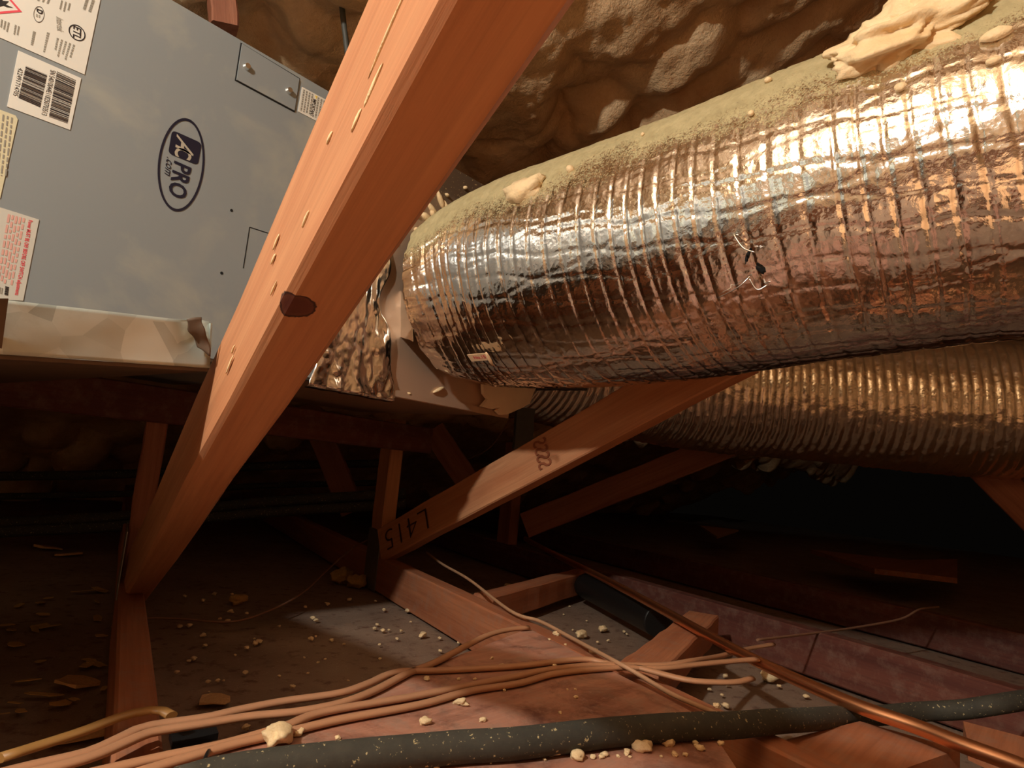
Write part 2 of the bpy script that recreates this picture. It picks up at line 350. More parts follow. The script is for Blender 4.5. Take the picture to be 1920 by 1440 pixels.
# gable and knee walls outside the picture, foam covered
for nm, a, b, k in (('wall_left', (-2.6, -2.6), (-2.6, 5.2), 0), ('wall_front', (-2.6, -2.55), (8, -2.55), 1), ('wall_right', (7.9, -2.6), (7.9, 5.2), 0)):
    if nm == 'wall_right': continue
    n, m = 120, 50; V = np.zeros((n, m, 3)); tt = np.linspace(0, 1, n)[:, None]
    V[..., 0] = a[0] + (b[0] - a[0]) * tt; V[..., 1] = a[1] + (b[1] - a[1]) * tt; V[..., 2] = np.linspace(-.02, 2.4, m)[None]
    V[..., k] += .16 * fbm(V * 4 + 3 * k, 4); c = V.reshape(-1, 3).mean(0)
    tag(link(nm, gridmesh(nm, V - c), MAT['roof_foam'], loc=c), 'foam-covered attic end wall outside the picture', kind='structure')

# ================================================================== TRUSSES
def post(parent, s, nn, z0, z1, mat, seed, name='vertical_web'):
    return lumber(name, SN(s, nn, z0), SN(s, nn, z1), .038, .089, mat, parent, zhint=tuple(J), seed=seed)
def plate(parent, s, nn, z, ws, wz, side=-1):
    p = SN(s, nn + side * .0205, z); mm = frame(J, (0, 0, 1)); mm.translation = Vector(p)
    o = link('truss_plate', box_mesh(ws, .0016, wz), MAT['zinc'], parent, mw=mm); return o
def truss(label, nn, s0, s1, joint, seed, mt='wood_dusty'):
    e = empty('roof_truss', SN(joint, nn, 0)); tag(e, label, 'roof truss', 'roof trusses')
    lumber('bottom_chord', SN(s0, nn, JT - .0445), SN(s1, nn, JT - .0445), .038, .089, MAT[mt], e, seed=seed, seg=20)
    return e
n1, n2, n3, n4 = .045, .649, 1.262, 1.87
# truss under the camera, with the big foreground web
T1 = truss('nearest roof truss, whose thick diagonal web crosses in front of the grey cabinet', n1, -1.6, 4.2, 1.42, 1)
A0 = PZ(262, 1075, JT + .02); A1 = P(858, 0, .262)
dA = (A1 - A0) / np.linalg.norm(A1 - A0); A1e = A0 + dA * 2.6
_mA = np.array(frame(dA, (0, 0, 1)))[:3, :3]; _o = A0 - dA * .04; _r = ray(556, 573)
kn = C0 + _r * ((_o - .0445 * _mA[:, 2] - C0) @ _mA[:, 2] / (_r @ _mA[:, 2])); kl = (kn - _o) @ _mA
sA = kl[0]
MAT['woodA'] = m_wood('fir_lumber_with_knot', lin(196, 140, 100), lin(176, 114, 78), knots=((kl[0], kl[1], -.0445, .0125),))
WA = lumber('diagonal_web', A0 - dA * .04, A1e, .040, .089, MAT['woodA'], T1, seed=3, ch=.004, seg=14); tag(WA, 'lit orange diagonal web with a dark round knot')
post(T1, 1.50, n1, JT, CAMZ + .09, MAT['wood_red'], 4)
plate(T1, 1.47, n1, JT + .03, .16, .12)
# second truss
T2 = truss('roof truss whose diagonal web carries upside-down marker digits, before the lower duct', n2, -1.6, 4.2, 1.75, 5)
B0 = P(722, 1022, 1.80); B1 = P(1395, 652, 1.13); dB = (B1 - B0) / np.linalg.norm(B1 - B0)
WB = lumber('diagonal_web', B0, B1, .038, .089, MAT['wood'], T2, seed=6); tag(WB, 'orange diagonal web with marker digits')
post(T2, 1.80, n2, JT, CAMZ + .115, MAT['wood'], 7); plate(T2, 1.80, n2, JT - .01, .10, .16)
# third truss
T3 = truss('roof truss beyond the copper pipe, its diagonal web running up behind the lower duct', n3, -1.6, 4.2, 2.1, 8, 'wood_shade')
Cc0 = P(985, 985, 2.33); Cc1 = P(1450, 800, 2.22)
lumber('diagonal_web', Cc0, Cc1, .038, .089, MAT['wood_red'], T3, seed=9)
post(T3, 2.16, n3, JT, CAMZ + .11, MAT['wood_red'], 10)
T4 = truss('dark roof truss at the right edge with a web sloping the other way', n4, -1.6, 4.2, 2.4, 11, 'wood_shade')
lumber('diagonal_web', P(1790, 820, 1.95), P(2010, 1040, 1.75), .038, .089, MAT['wood_red'], T4, seed=12)
# webs leaning away, far behind, in shadow
for (lab, a, b, d0, d1, sd) in (('dim wooden web leaning left, far behind the beam with the knot', (578, 758), (662, 960), 2.55, 2.5, 13),
                            ('dim wooden web leaning left, behind the upright post in the middle', (812, 806), (905, 945), 2.55, 2.5, 14)):
    o = lumber('web_brace', P(*a, d0), P(*b, d1), .038, .089, MAT['wood_red'], None, seed=sd); tag(o, lab, 'brace')

# ================================================================== WALKWAY AND BLOCKS
def slab(name, corners, ztop, th, mat, label, cat, group=None):
    c = [PZ(x, y, ztop) for x, y in corners]; return tag(prism(name, [(p[0], p[1]) for p in c], 'z', ztop - th, ztop, mat), label, cat, group)
BOARD = [(991, 1178), (1318, 1345), (1420, 1500), (900, 1900), (150, 1520), (389, 1424), (630, 1318)]
slab('walkway_board', BOARD, BT, .014, MAT['board'], 'wide reddish dusty board lying across the joists under the cables', 'board')
o = lumber('wood_block', PZ(905, 1142, .05), PZ(1088, 1088, .05), .05, .06, MAT['wood_dusty'], seed=20); tag(o, 'short dusty lumber block between the joists below the thin pale wire', 'wood block')
o = lumber('wood_block', PZ(1190, 1290, .062), PZ(1318, 1172, .062), .065, .05, MAT['wood_dusty'], seed=21); tag(o, 'lumber block beside the copper pipe under the cable crossing', 'wood block')
for k, (cs, lab) in enumerate((([(1440, 1395), (1612, 1352), (1800, 1405), (1640, 1460)], 'reddish plank end in front of the copper pipe below the black hose'),
                ([(1806, 1352), (1990, 1400), (1990, 1470), (1815, 1392)], 'tan plank at the lower right corner beyond the copper pipe'))):
    slab('plank', cs, JT - .01, .02, MAT['wood_dusty'], lab, 'plank')
slab('plank', [(1520, 1030), (1700, 1050), (1795, 1048), (1795, 1084), (1640, 1066)], JT + .02, .02, MAT['wood_dusty'], 'small reddish plank in the dark on the far right', 'plank')
slab('plank', [(1312, 985), (1385, 993), (1345, 1006)], JT + .02, .012, MAT['card'], 'small tan wedge of wood lying in the dark behind the copper pipe', 'plank')

o = prism('bounce_board', [tuple((J * a + N * b)[:2]) for a, b in ((-.02, -.75), (-.02, .95), (-1.3, .95), (-1.3, -.75))], 'z', JT, JT + .012, MAT['ply']); tag(o, 'added unseen pale board on the joists, bouncing light up to the duct', 'board')  # unseen board added to bounce light into the duct foil
# ================================================================== AIR HANDLER
ZB, ZT = CAMZ + .118, CAMZ + .608
XJ = .612; XL = -.55; YB = YF + .53
AH = empty('air_handler', (.03, YF + .26, ZB)); tag(AH, 'grey horizontal air handler cabinet with an oval dark logo and white labels', 'air handler')
box('cabinet', (XL, YF, ZB), (XJ, YB, ZT), MAT['paint'], AH, .004)
def face_pts(pts, y0, y1, name, mat, parent):
    return prism(name, [tuple(F(*p)) for p in pts], 'y', YF - y1, YF - y0, mat, parent)
def quads(name, rects, mat, parent, y0=.0009, y1=.0011):              # one mesh of flat print made of small rectangles ((x0,z0,x1,z1))
    v = []; f = []
    for q in rects:
        b = len(v); v += [(p[0], YF - y1, p[1]) for p in q]; f.append((b, b+1, b+2, b+3))
    v = np.array(v); c = v.mean(0); return link(name, mesh(name, v - c, f), mat, parent, loc=c)
def text_geo(s, offset=0., shear=0.):
    cu = bpy.data.curves.new('txt', 'FONT'); cu.body = s; cu.size = 1; cu.offset = offset; cu.shear = shear; cu.resolution_u = 3
    ob = bpy.data.objects.new('txt', cu); COL.objects.link(ob); dg = bpy.context.evaluated_depsgraph_get(); dg.update()
    me = ob.evaluated_get(dg).to_mesh(); v = np.array([q.co[:2] for q in me.vertices]); f = [tuple(p.vertices) for p in me.polygons]
    bpy.data.objects.remove(ob); bpy.data.curves.remove(cu); return v, f
def text_fit(v, p0, px_, pt):                                          # map text bbox to p0 (start, foot), px_ (end, foot), pt (start, top); any dimension
    mn, mx = v.min(0), v.max(0); u = (v - mn) / (mx - mn)
    p0, px_, pt = map(np.array, (p0, px_, pt)); return p0 + u[:, :1] * (px_ - p0) + u[:, 1:] * (pt - p0)
def face_text(name, s, p0, p1, pt, mat, parent, y=.0012, offset=0., shear=0., px=True):
    v, f = text_geo(s, offset, shear); q = text_fit(v, *( (F(*p0), F(*p1), F(*pt)) if px else (p0, p1, pt)))
    V = np.array([(a, YF - y, b) for a, b in q]); c = V.mean(0); return link(name, mesh(name, V - c, f), mat, parent, loc=c)
def lerp(a, b, t): return a + (b - a) * t
# logo
LG = empty('logo', (*[F(338, 309)[0]], YF, F(338, 309)[1])); LG.parent = AH; LG.matrix_local = WM[AH.name].inverted() @ WM[LG.name]
tag(LG, 'dark oval printed logo')
top, bot, lef, rig = F(347, 220), F(333, 398), F(293, 318), F(385, 301); cc = (top + bot) / 2
az = (top[1] - bot[1]) / 2; ax = (rig[0] - lef[0]) / 2; cc = np.array([(lef[0] + rig[0]) / 2, cc[1]])
th = np.linspace(0, 2*np.pi, 64, endpoint=False); rects = []
for a, b in zip(th, np.roll(th, -1)):
    rects.append([(cc[0] + k1 * ax * math.cos(q), cc[1] + k2 * az * math.sin(q)) for k1, k2, q in ((1, 1, a), (.90, .945, a), (.90, .945, b), (1, 1, b))])
quads('logo_ring', rects, MAT['ink'], LG, .0003, .0006)
bc = [F(322.5, 243.8), F(378, 268.5), F(370.6, 310), F(315, 287.5)]; pts = []
for k in range(4):                                                      # rounded badge
    a, b, c_ = bc[k-1], bc[k], bc[(k+1) % 4]
    for t_ in np.linspace(0, 1, 6):
        p0 = lerp(b, a, .17); p1 = lerp(b, c_, .17); pts.append(tuple((1-t_)**2 * p0 + 2*t_*(1-t_) * b + t_*t_ * p1))
prism('logo_badge', pts, 'y', YF - .0006, YF - .0002, MAT['ink'], LG)
MAT['paint_lit'] = m_plain('light_print', lin(176, 168, 150), .5, 0, .03, 20, 0)
def zl(x, y): return (270 + x / 6.857, 200 + y / 6.857)
face_text('logo_letters', 'A', zl(420, 350), zl(400, 520), zl(640, 545), MAT['paint_lit'], LG, .0009, .02, .0)
face_text('logo_letters', 'C', zl(400, 505), zl(385, 630), zl(615, 580), MAT['paint_lit'], LG, .0009, .02, .0)
face_text('logo_letters', 'PRO', zl(385, 690), zl(300, 1120), zl(612, 790), MAT['ink'], LG, .0007, .022, .0)
face_text('logo_letters', '.com', zl(290, 640), zl(258, 860), zl(360, 680), MAT['ink'], LG, .0007, .0, .15)
# labels: text runs downwards, letter tops to the right
def label(name, pts, mat): return face_pts(pts, .0001, .0008, name, mat, AH)
def greek(name, parent, corners, lines, mat, fill=.5, seed=1, lo_=.0, hi=1., ragged=.35):   # lines of illegible small print
    rn = random.Random(seed); tl, tr, br, bl = [F(*p) for p in corners]; R = []
    def at(u, v): return lerp(lerp(tl, tr, u), lerp(bl, br, u), v)
    for k in range(lines):
        u0 = (k + (1 - fill) / 2) / lines; u1 = (k + 1 - (1 - fill) / 2) / lines; v = 0.; end = 1 - rn.random() * ragged
        while v < end:
            l = rn.uniform(.05, .13); R.append([at(u0, v), at(u1, v), at(u1, min(v + l, 1)), at(u0, min(v + l, 1))]); v += l + .03
    return quads(name, R, mat, parent, .0008, .0011)
lb = label('rating_label', [(158, 140), (190, -10), (204, -90), (-180, -260), (-180, -3), (0, 71)], MAT['paper'])
greek('small_print', lb, [(104, 70), (142, 86), (130, 124), (98, 100)], 5, MAT['ink_g'], .45, 2)
greek('small_print', lb, [(86, 60), (94, 63), (84, 100), (79, 98)], 1, MAT['ink_g'], .6, 3, ragged=.1)
greek('small_print', lb, [(60, 58), (68, 61), (62, 86), (56, 84)], 1, MAT['ink_g'], .7, 4, ragged=.1)
greek('small_print', lb, [(26, 46), (38, 51), (34, 71), (23, 66)], 2, MAT['ink_g'], .55, 5, ragged=.2)
greek('small_print', lb, [(0, 36), (19, 44), (15, 62), (-2, 54)], 3, MAT['ink_g'], .55, 6, ragged=.3)
greek('small_print', lb, [(112, 0), (134, 8), (130, 26), (108, 18)], 3, MAT['ink_g'], .45, 7)
greek('small_print', lb, [(158, -4), (180, 2), (172, 26), (152, 16)], 2, MAT['ink_g'], .5, 8, ragged=.1)
greek('small_print', lb, [(70, -8), (96, 0), (92, 10), (66, 2)], 3, MAT['ink_g'], .45, 9)
face_text('approval_word', 'Intertek', (104.5, 31), (106, 57), (118, 38), MAT['ink_g'], lb, .0011, .01)
def ring_px(name, cx, cy, rx, rz, thk, mat, parent, seg=40):
    c_ = F(cx, cy); e = F(cx + rx, cy)[0] - c_[0]; g = c_[1] - F(cx, cy + rz)[1]; R = []; tt = np.linspace(0, 2*np.pi, seg, endpoint=False)
    for a, b in zip(tt, np.roll(tt, -1)): R.append([(c_[0] + e*k*math.cos(q), c_[1] + g*k*math.sin(q)) for k, q in ((1, a), (1-thk, a), (1-thk, b), (1, b))])
    return quads(name, R, mat, parent, .0008, .0011)
ring_px('approval_mark', 144, 62, 17, 15, .14, MAT['ink_k'], lb)
face_text('approval_letters', 'ETL', (137, 48), (136, 70), (152, 55), MAT['ink_k'], lb, .0011, .02)
ring_px('emblem', 72.5, 27.5, 10.5, 16, .08, MAT['ink_k'], lb)
face_text('emblem_letters', 'D', (68, 16), (68, 24), (80, 21), MAT['ink_k'], lb, .0011, .05)
greek('emblem_letters', lb, [(66, 26), (76, 30), (75, 36), (66, 32)], 2, MAT['ink_g'], .6, 12)
# red hazard diamond with a black flame
dc = [F(41, 23), F(-6, 27), F(-50, -12), F(-5, -30)]; dc2 = [lerp(p, sum(dc) / 4, .17) for p in dc]
quads('hazard_diamond', [[dc[k], dc[(k+1) % 4], dc2[(k+1) % 4], dc2[k]] for k in range(4)], MAT['ink_r'], lb, .0008, .0011)
fl = [F(*p) for p in ((24, 15), (10, 9), (16, 3), (4, 2), (6, -8), (-8, -4), (-10, 6), (-4, 14), (6, 11), (12, 14))]
prism('flame_mark', [tuple(p) for p in fl], 'y', YF - .0011, YF - .0008, MAT['ink_k'], lb)
# barcode label
bl_ = label('barcode_label', [(34, 95), (152, 147), (131, 244), (13, 200)], MAT['paper'])
def bars(corners, seed):
    rn = random.Random(seed); tl, tr, br, b_l = [F(*p) for p in corners]; R = []; v = 0
    while v < 1:
        w_ = rn.choice((.006, .006, .012, .02, .034)); v2 = min(1, v + w_); R.append([lerp(tl, b_l, v), lerp(tr, br, v), lerp(tr, br, v2), lerp(tl, b_l, v2)]); v = v2 + rn.choice((.007, .009, .016))
    return R
quads('barcode', bars([(48, 124), (88, 141), (75, 202), (34, 184)], 3), MAT['ink_k'], bl_, .0008, .0011)
quads('barcode', bars([(106, 134), (142, 151), (126, 232), (91, 219)], 4), MAT['ink_k'], bl_, .0008, .0011)
face_text('barcode_digits', '422491714705', (34, 127), (24, 179), (43, 130), MAT['ink_k'], bl_, .0011)
face_text('barcode_digits', 'SN S4010044E118250703513', (94, 131), (77, 215), (104, 134), MAT['ink_k'], bl_, .0011)
ly = label('cream_label', [(0, 206), (29, 217), (33, 224), (0, 372), (-60, 350), (-60, 180)], MAT['paper_y'])
greek('small_print', ly, [(2, 214), (26, 222), (14, 330), (-10, 330)], 3, MAT['ink_g'], .4, 21, ragged=.05)
lr = label('warning_label', [(0, 389), (73, 412), (43, 564), (-20, 560), (-60, 560), (-60, 372)], MAT['paper_g'])
face_text('warning_title', 'Power MUST BE OFF BEFORE OFF SWITCH adjustments', (50.5, 412), (24.5, 553), (61, 414), MAT['ink_r'], lr, .0011, .02)
greek('warning_print', lr, [(13, 401), (48, 410), (24, 535), (-8, 528)], 5, MAT['ink_p'], .62, 23, ragged=.12)
greek('small_print', lr, [(8, 536), (18, 539), (16, 556), (6, 554)], 1, MAT['ink_k'], .7, 24, ragged=.1)
greek('small_print', lr, [(-2, 538), (6, 541), (4, 552), (-3, 550)], 2, MAT['ink_g'], .6, 25, ragged=.1)
ls = label('notice_label', [(566, 163), (640, 203), (632, 247), (558, 209)], MAT['paper'])
greek('small_print', ls, [(567, 167), (588, 178), (582, 216), (561, 207)], 4, MAT['ink_g'], .55, 31, ragged=.2)
face_text('notice_title', 'IMPORTANT', (586.5, 185), (580, 217), (593, 188), MAT['ink_k'], ls, .0011, .02)
greek('small_print', ls, [(594, 182), (632, 201), (626, 238), (588, 219)], 7, MAT['ink_g'], .55, 32, ragged=.2)
prism('notice_mark', [tuple(F(*p)) for p in ((590, 179), (595, 181), (592, 186))], 'y', YF - .0011, YF - .0008, MAT['ink_y'], ls)
# access plate, screws, lower knock-out outline, pilot holes
face_pts([(451, 80), (562, 147), (552, 211), (440, 151)], .00005, .0006, 'plate_gap', MAT['hole'], AH)
ap = face_pts([(453, 83), (560, 148.5), (551, 208), (442.5, 150)], .0006, .0022, 'access_plate', MAT['paint'], AH)
def screw(px, py, parent, y):
    p = F(px, py); bm = bmesh.new()
    bmesh.ops.create_cone(bm, segments=12, radius1=.0058, radius2=.0042, depth=.005, cap_ends=True); bmesh.ops.rotate(bm, cent=(0, 0, 0), matrix=Matrix.Rotation(math.pi/2, 3, 'X'), verts=bm.verts)
    me = bpy.data.meshes.new('screw'); bm.to_mesh(me); bm.free(); return link('screw', me, MAT['screw'], parent, loc=(p[0], YF - y - .0025, p[1]))
screw(461, 126, ap, .0022); screw(540, 171, ap, .0022)
def line_px(name, a, b, wd, mat, parent):
    a, b = F(*a), F(*b); d = b - a; nn = np.array([-d[1], d[0]]) / np.linalg.norm(d) * wd / 2
    return prism(name, [tuple(a + nn), tuple(b + nn), tuple(b - nn), tuple(a - nn)], 'y', YF - .0004, YF - .0001, mat, parent)
line_px('knockout_seam', (468, 426), (456, 503), .0013, MAT['hole'], AH); line_px('knockout_seam', (468, 426), (530, 446), .0013, MAT['hole'], AH)
for q in ((434, 394.5), (415.5, 512)):
    c_ = F(*q); prism('pilot_hole', [(c_[0] + .0022 * math.cos(a), c_[1] + .0022 * math.sin(a)) for a in np.linspace(0, 6.28, 12, endpoint=False)], 'y', YF - .0005, YF - .0001, MAT['hole'], AH)
RT = empty('lamp_blocker_box', (-1.2, YF + .26, ZB)); tag(RT, 'added unseen metal box left of the air handler, blocking lamp light', 'plenum')  # box added out of view to keep lamp light off the far foam
box('end_box', (-1.9, YF + .01, ZB), (XL - .002, YB, ZT - .01), MAT['galv'], RT, .004); box('blocker_strip', (XL - .03, YF + .004, ZB), (XL - .004, YF + .01, ZT - .01), MAT['zinc'], RT)
# ------------------------------------------------------------------ drain pan under it
YP = .56
pr, pl_ = PY(390, 690, YP), PY(-60, 661, YP); qr, ql = PY(395, 606, YP), PY(-60, 556, YP)
_k = (pr[0] + .75) / (pr[0] - pl_[0]); pl_ = pr + (pl_ - pr) * _k; ql = qr + (ql - qr) * _k  # pan stretched left beyond view so its shadow covers the floor there
DP = empty('drain_pan', ((pr[0] + pl_[0]) / 2, YP, pr[2])); tag(DP, 'stained galvanised drain pan under the air handler with a crumpled end', 'drain pan')
# front lip as a slightly buckled sheet
n, m = 170, 14; V = np.zeros((n, m, 3))
for i in range(n):
    t_ = i / (n - 1)
    for k in range(m):
        u_ = k / (m - 1); V[i, k] = lerp(lerp(pl_, pr, t_), lerp(ql, qr, t_), u_)
V[..., 1] += .012 * fbm(V * np.array([14, 1, 20]), 3) - .004
dent = np.exp(-((V[..., 0] - lerp(pl_, pr, .986)[0]) / .012) ** 2) * np.clip((V[..., 2] - pr[2]) / .06, 0, 1.2)
V[..., 1] += .02 * dent; V[..., 2] += .006 * dent
fr = V.copy(); bk = V.copy(); bk[..., 1] += .0022; c = V.reshape(-1, 3).mean(0)
me = gridmesh('pan_lip', fr - c); o = link('pan_lip', me, MAT['galv'], DP, loc=c)
sm = o.modifiers.new('solid', 'SOLIDIFY'); sm.thickness = .0018; sm.offset = 1
def quad_sheet(name, a, b, c_, d, mat, parent, th_=.0016):
    v = np.array([a, b, c_, d], float); cn = v.mean(0); o = link(name, mesh(name, v - cn, [(0, 1, 2, 3)]), mat, parent, loc=cn)
    s_ = o.modifiers.new('solid', 'SOLIDIFY'); s_.thickness = th_; return o
bkY = np.array([0, YB + .08 - YP, 0])
quad_sheet('pan_bottom', pl_, pr, pr + bkY, pl_ + bkY, MAT['rust'], DP, .003)
quad_sheet('pan_end', pr, qr, qr + bkY, pr + bkY, MAT['galv'], DP)
quad_sheet('pan_seam_flap', PY(-20, 664, YP - .003), PY(2, 664, YP - .003), PY(16, 560, YP - .012), PY(-20, 560, YP - .012), MAT['rust'], DP)
# crumpled, torn corner
n, m = 14, 10; V = np.zeros((n, m, 3)); a, b, c_, d = PY(352, 600, YP-.008), PY(376, 598, YP-.012), PY(396, 670, YP-.01), PY(374, 655, YP-.004)
for i in range(n):
    for k in range(m): V[i, k] = lerp(lerp(a, b, k/(m-1)), lerp(d, c_, k/(m-1)), i/(n-1))
V += .012 * np.stack([fbm(V * 70 + q * 9, 2) for q in range(3)], -1); c = V.reshape(-1, 3).mean(0)
o = link('torn_corner', gridmesh('torn_corner', V - c), MAT['rust'], DP, loc=c); s_ = o.modifiers.new('s', 'SOLIDIFY'); s_.thickness = .0015
# wooden bearers the unit rests on
o = lumber('bearer_beam', (-.7, 1.36, CAMZ + .065), (1.25, 1.36, CAMZ + .065), .038, .07, MAT['wood_shade'], seed=31); tag(o, 'dark bearer beam in shadow under the air handler', 'beam')

# ================================================================== PLENUM
XP = 1.105
PL = empty('plenum', (.9, YF + .26, ZB)); tag(PL, 'foil-faced supply plenum joined to the grey cabinet, speckled with foam', 'plenum')
box('end_box', (XJ + .001, YF + .004, ZB + .004), (XP, YB, ZT - .003), MAT['ductboard'], PL, .006)
# crinkled foil tape around the joint
n, m = 130, 60; zz = np.linspace(ZB - .012, ZT - .002, n); V = np.zeros((n, m, 3))
for i, z_ in enumerate(zz):
    x0 = XJ - .012 + .006 * math.sin(z_ * 40); x1 = .768 + .008 * math.sin(z_ * 55 + 1) - .042 * min(1, max(0, (z_ - (ZB + .06)) / .08)) + .012 * max(0, (z_ - (ZB + .32)) / .1)
    V[i, :, 0] = np.linspace(x0, x1, m); V[i, :, 2] = z_
low = np.clip(1 - (V[..., 2] - ZB) / .2, 0, 1)
V[..., 1] = YF - .002 - (.004 + .028 * low) * (np.abs(fbm(V * np.array([26, 1, 16]), 4)) * 1.5) - .0045 * fbm(V * np.array([60, 1, 6]), 3) * 2
V[-0:1, :, 1] += .01; c = V.reshape(-1, 3).mean(0)
o = link('foil_tape', gridmesh('foil_tape', V - c), MAT['tape'], PL, loc=c); tag(o, 'crinkled shiny foil tape'); s_ = o.modifiers.new('s', 'SOLIDIFY'); s_.thickness = .0008; s_.offset = 1
line = PY(752, 420); box('panel_seam', (line[0] - .0015, YF + .002, PY(752, 462)[2]), (line[0] + .0015, YF + .0045, ZT - .004), MAT['hole'], PL)
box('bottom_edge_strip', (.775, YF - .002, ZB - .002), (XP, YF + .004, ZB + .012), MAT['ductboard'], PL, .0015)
# foam splashes on the plenum
def splash(px, py, rx, rz, rot, seed, parent, name='foam_splash', Y=YF + .002, mat='foam', d=.006):
    p = PY(px, py, Y); me = blob_mesh(seed, 2, .3, rx, d, rz); mm = Matrix.Translation(Vector(p)) @ Matrix.Rotation(rot, 4, 'Y'); return link(name, me, MAT[mat], parent, mw=mm)
for k, q in enumerate(((826, 376, .02, .006, .9), (836, 390, .016, .005, 1.0), (812, 395, .018, .006, .6), (800, 408, .013, .007, .3), (795, 434, .009, .008, 0), (812, 402, .010, .006, .8), (843, 402, .014, .004, 1.1), (776, 398, .012, .005, .2),
                       (806, 352, .007, .005, .4), (872, 352, .004, .004, 0), (893, 368, .004, .004, 0), (780, 430, .004, .004, 0), (851, 395, .006, .004, .5), (765, 402, .005, .004, 0), (838, 366, .005, .003, .5), (880, 380, .005, .004, .2))):
    splash(*q[:2], q[2], q[3], q[4], 40 + k, PL)
splash(822, 731, .016, .0035, -.5, 61, PL); splash(765, 738, .006, .003, 0, 62, PL)
# torn insulation facing hanging at the lower corner
tp = [(882, 712), (905, 720), (906, 738), (914, 748), (902, 762), (912, 764), (922, 767), (936, 764), (930, 770), (938, 778), (950, 777), (975, 766), (992, 757), (1000, 735), (1014, 712), (1010, 700), (890, 700)]
prism('torn_facing', [(PY(*p, YF - .012)[0], PY(*p, YF - .012)[2]) for p in tp], 'y', YF - .014, YF - .006, MAT['insul'], PL)

# ================================================================== DUCTS
def duct_mesh(path, R, du, dth, prof, disp, dustf):
    L = np.linalg.norm(np.diff(smooth_path(path, 200), axis=0), axis=1).sum(); n = int(L / du); m = int(2 * np.pi * R / dth)
    c = smooth_path(path, n); T = np.gradient(c, axis=0); T /= np.linalg.norm(T, axis=1)[:, None]
    up = np.array([0, 0, 1.]); S = np.cross(T, up); S /= np.linalg.norm(S, axis=1)[:, None]; U = np.cross(S, T)
    th = np.linspace(0, 2*np.pi, m, endpoint=False); u = np.linspace(0, L, n)
    D = np.cos(th)[None, :, None] * S[:, None] + np.sin(th)[None, :, None] * U[:, None]
    r = R * np.array([prof(q) for q in u])[:, None] + disp(u[:, None], th[None, :], D)
    V = c[:, None] + D * r[..., None]; base = c.mean(0)
    me = gridmesh('jacket', V - base, True); me.flip_normals()
    if dustf is not None:
        a = me.attributes.new('dust', 'FLOAT', 'POINT'); a.data.foreach_set('value', dustf(u[:, None], th[None, :], D).reshape(-1).astype(np.float32))
    return me, base
DR = .203
dpath = [(.872, .953, CAMZ + .318), (.918, .80, CAMZ + .348), (.94, .5, CAMZ + .370), (.93, .2, CAMZ + .398), (.93, -.3, CAMZ + .43), (.93, -.9, CAMZ + .44)]
def dprof(u): return .70 + .30 * (1 - math.exp(-(u + .004) / .105)) + .012 * math.sin(u * 5)
def ddisp(u, th, D):
    ringp = (u + .004 * np.sin(3 * th + 1) + .006 * np.sin(th * 2 + u * 6)) / .0285; rd = np.abs(ringp - np.round(ringp)) * .0285
    lngp = (th * DR + .16 * u + .003 * np.sin(u * 40)) / .036; ld_ = np.abs(lngp - np.round(lngp)) * .036
    lng2 = (th * DR - .22 * u + .003 * np.sin(u * 33)) / .075; l2 = np.abs(lng2 - np.round(lng2)) * .075
    q = np.concatenate([D * DR, np.broadcast_to(u[..., None], D.shape[:2] + (1,))], -1); p3 = np.stack([q[..., 0] + q[..., 1] * .6, q[..., 2], q[..., 3]], -1)
    w_ = .004 * fbm(p3 * np.array([11, 11, 7]), 3) + .0018 * fbm(p3 * np.array([45, 45, 45]), 4, 1) + .0020 * fbm(p3 * np.array([20, 20, 90]), 3, 2)
    near = np.exp(-u / .10)
    return -.0016 * np.exp(-(rd / .0022) ** 2) - .0012 * np.exp(-(ld_ / .0022) ** 2) - .0008 * np.exp(-(l2 / .0022) ** 2) + w_ + near * .016 * fbm(p3 * np.array([26, 26, 8]), 3)
def ddust(u, th, D):
    q = D * DR; p3 = np.stack([q[..., 0] + q[..., 1] * .6, q[..., 2], np.broadcast_to(u, D.shape[:2])], -1)
    ang = np.sin(th) * np.ones_like(u)                                   # 1 on the crown
    return np.clip((ang - .28) * .95 + .48 + .7 * fbm(p3 * 7, 3), -.7, .72)
me, base = duct_mesh(dpath, DR, .003, .0035, dprof, ddisp, ddust)
D1 = empty('insulated_duct', (.95, .5, CAMZ + .16)); tag(D1, 'large shiny foil flexible duct running to the right, dusted with cream overspray', 'duct')
link('foil_jacket', me, MAT['foil'], D1, loc=base)
def on_duct(px, py, lift=0.):                                             # first hit of the pixel ray with the duct skin
    r = ray(px, py); r = r / np.linalg.norm(r); c = smooth_path(dpath, 240)
    for t_ in np.arange(.35, 2.2, .002):
        p = C0 + r * t_
        k = np.argmin(((c - p) ** 2).sum(1)); d = np.linalg.norm(c[k] - p)
        if d < DR + .001 + lift: return p, (p - c[k]) / d
    k = np.argmin([np.min(((c - (C0 + r * t_)) ** 2).sum(1)) for t_ in np.arange(.35, 2.2, .002)]); p = C0 + r * (.35 + .002 * k)
    k = np.argmin(((c - p) ** 2).sum(1)); nr = (p - c[k]) / np.linalg.norm(p - c[k]); return c[k] + nr * DR, nr
def duct_blob(px, py, rx, ry, rz, seed, rot=0, amp=.3, name='foam_blob', mat='foam', sub=3, fq=1.1):
    p, nr = on_duct(px, py); mm = frame((0, -1, .08), nr) @ Matrix.Rotation(rot, 4, 'Z'); mm.translation = Vector(p); return link(name, blob_mesh(seed, sub, amp, rx, ry, rz, fq), MAT[mat], D1, mw=mm)
o = duct_blob(1700, 62, .075, .045, .026, 70, .1, .75, sub=5, fq=2.4); tag(o, 'big folded cream foam lump on top of the duct')
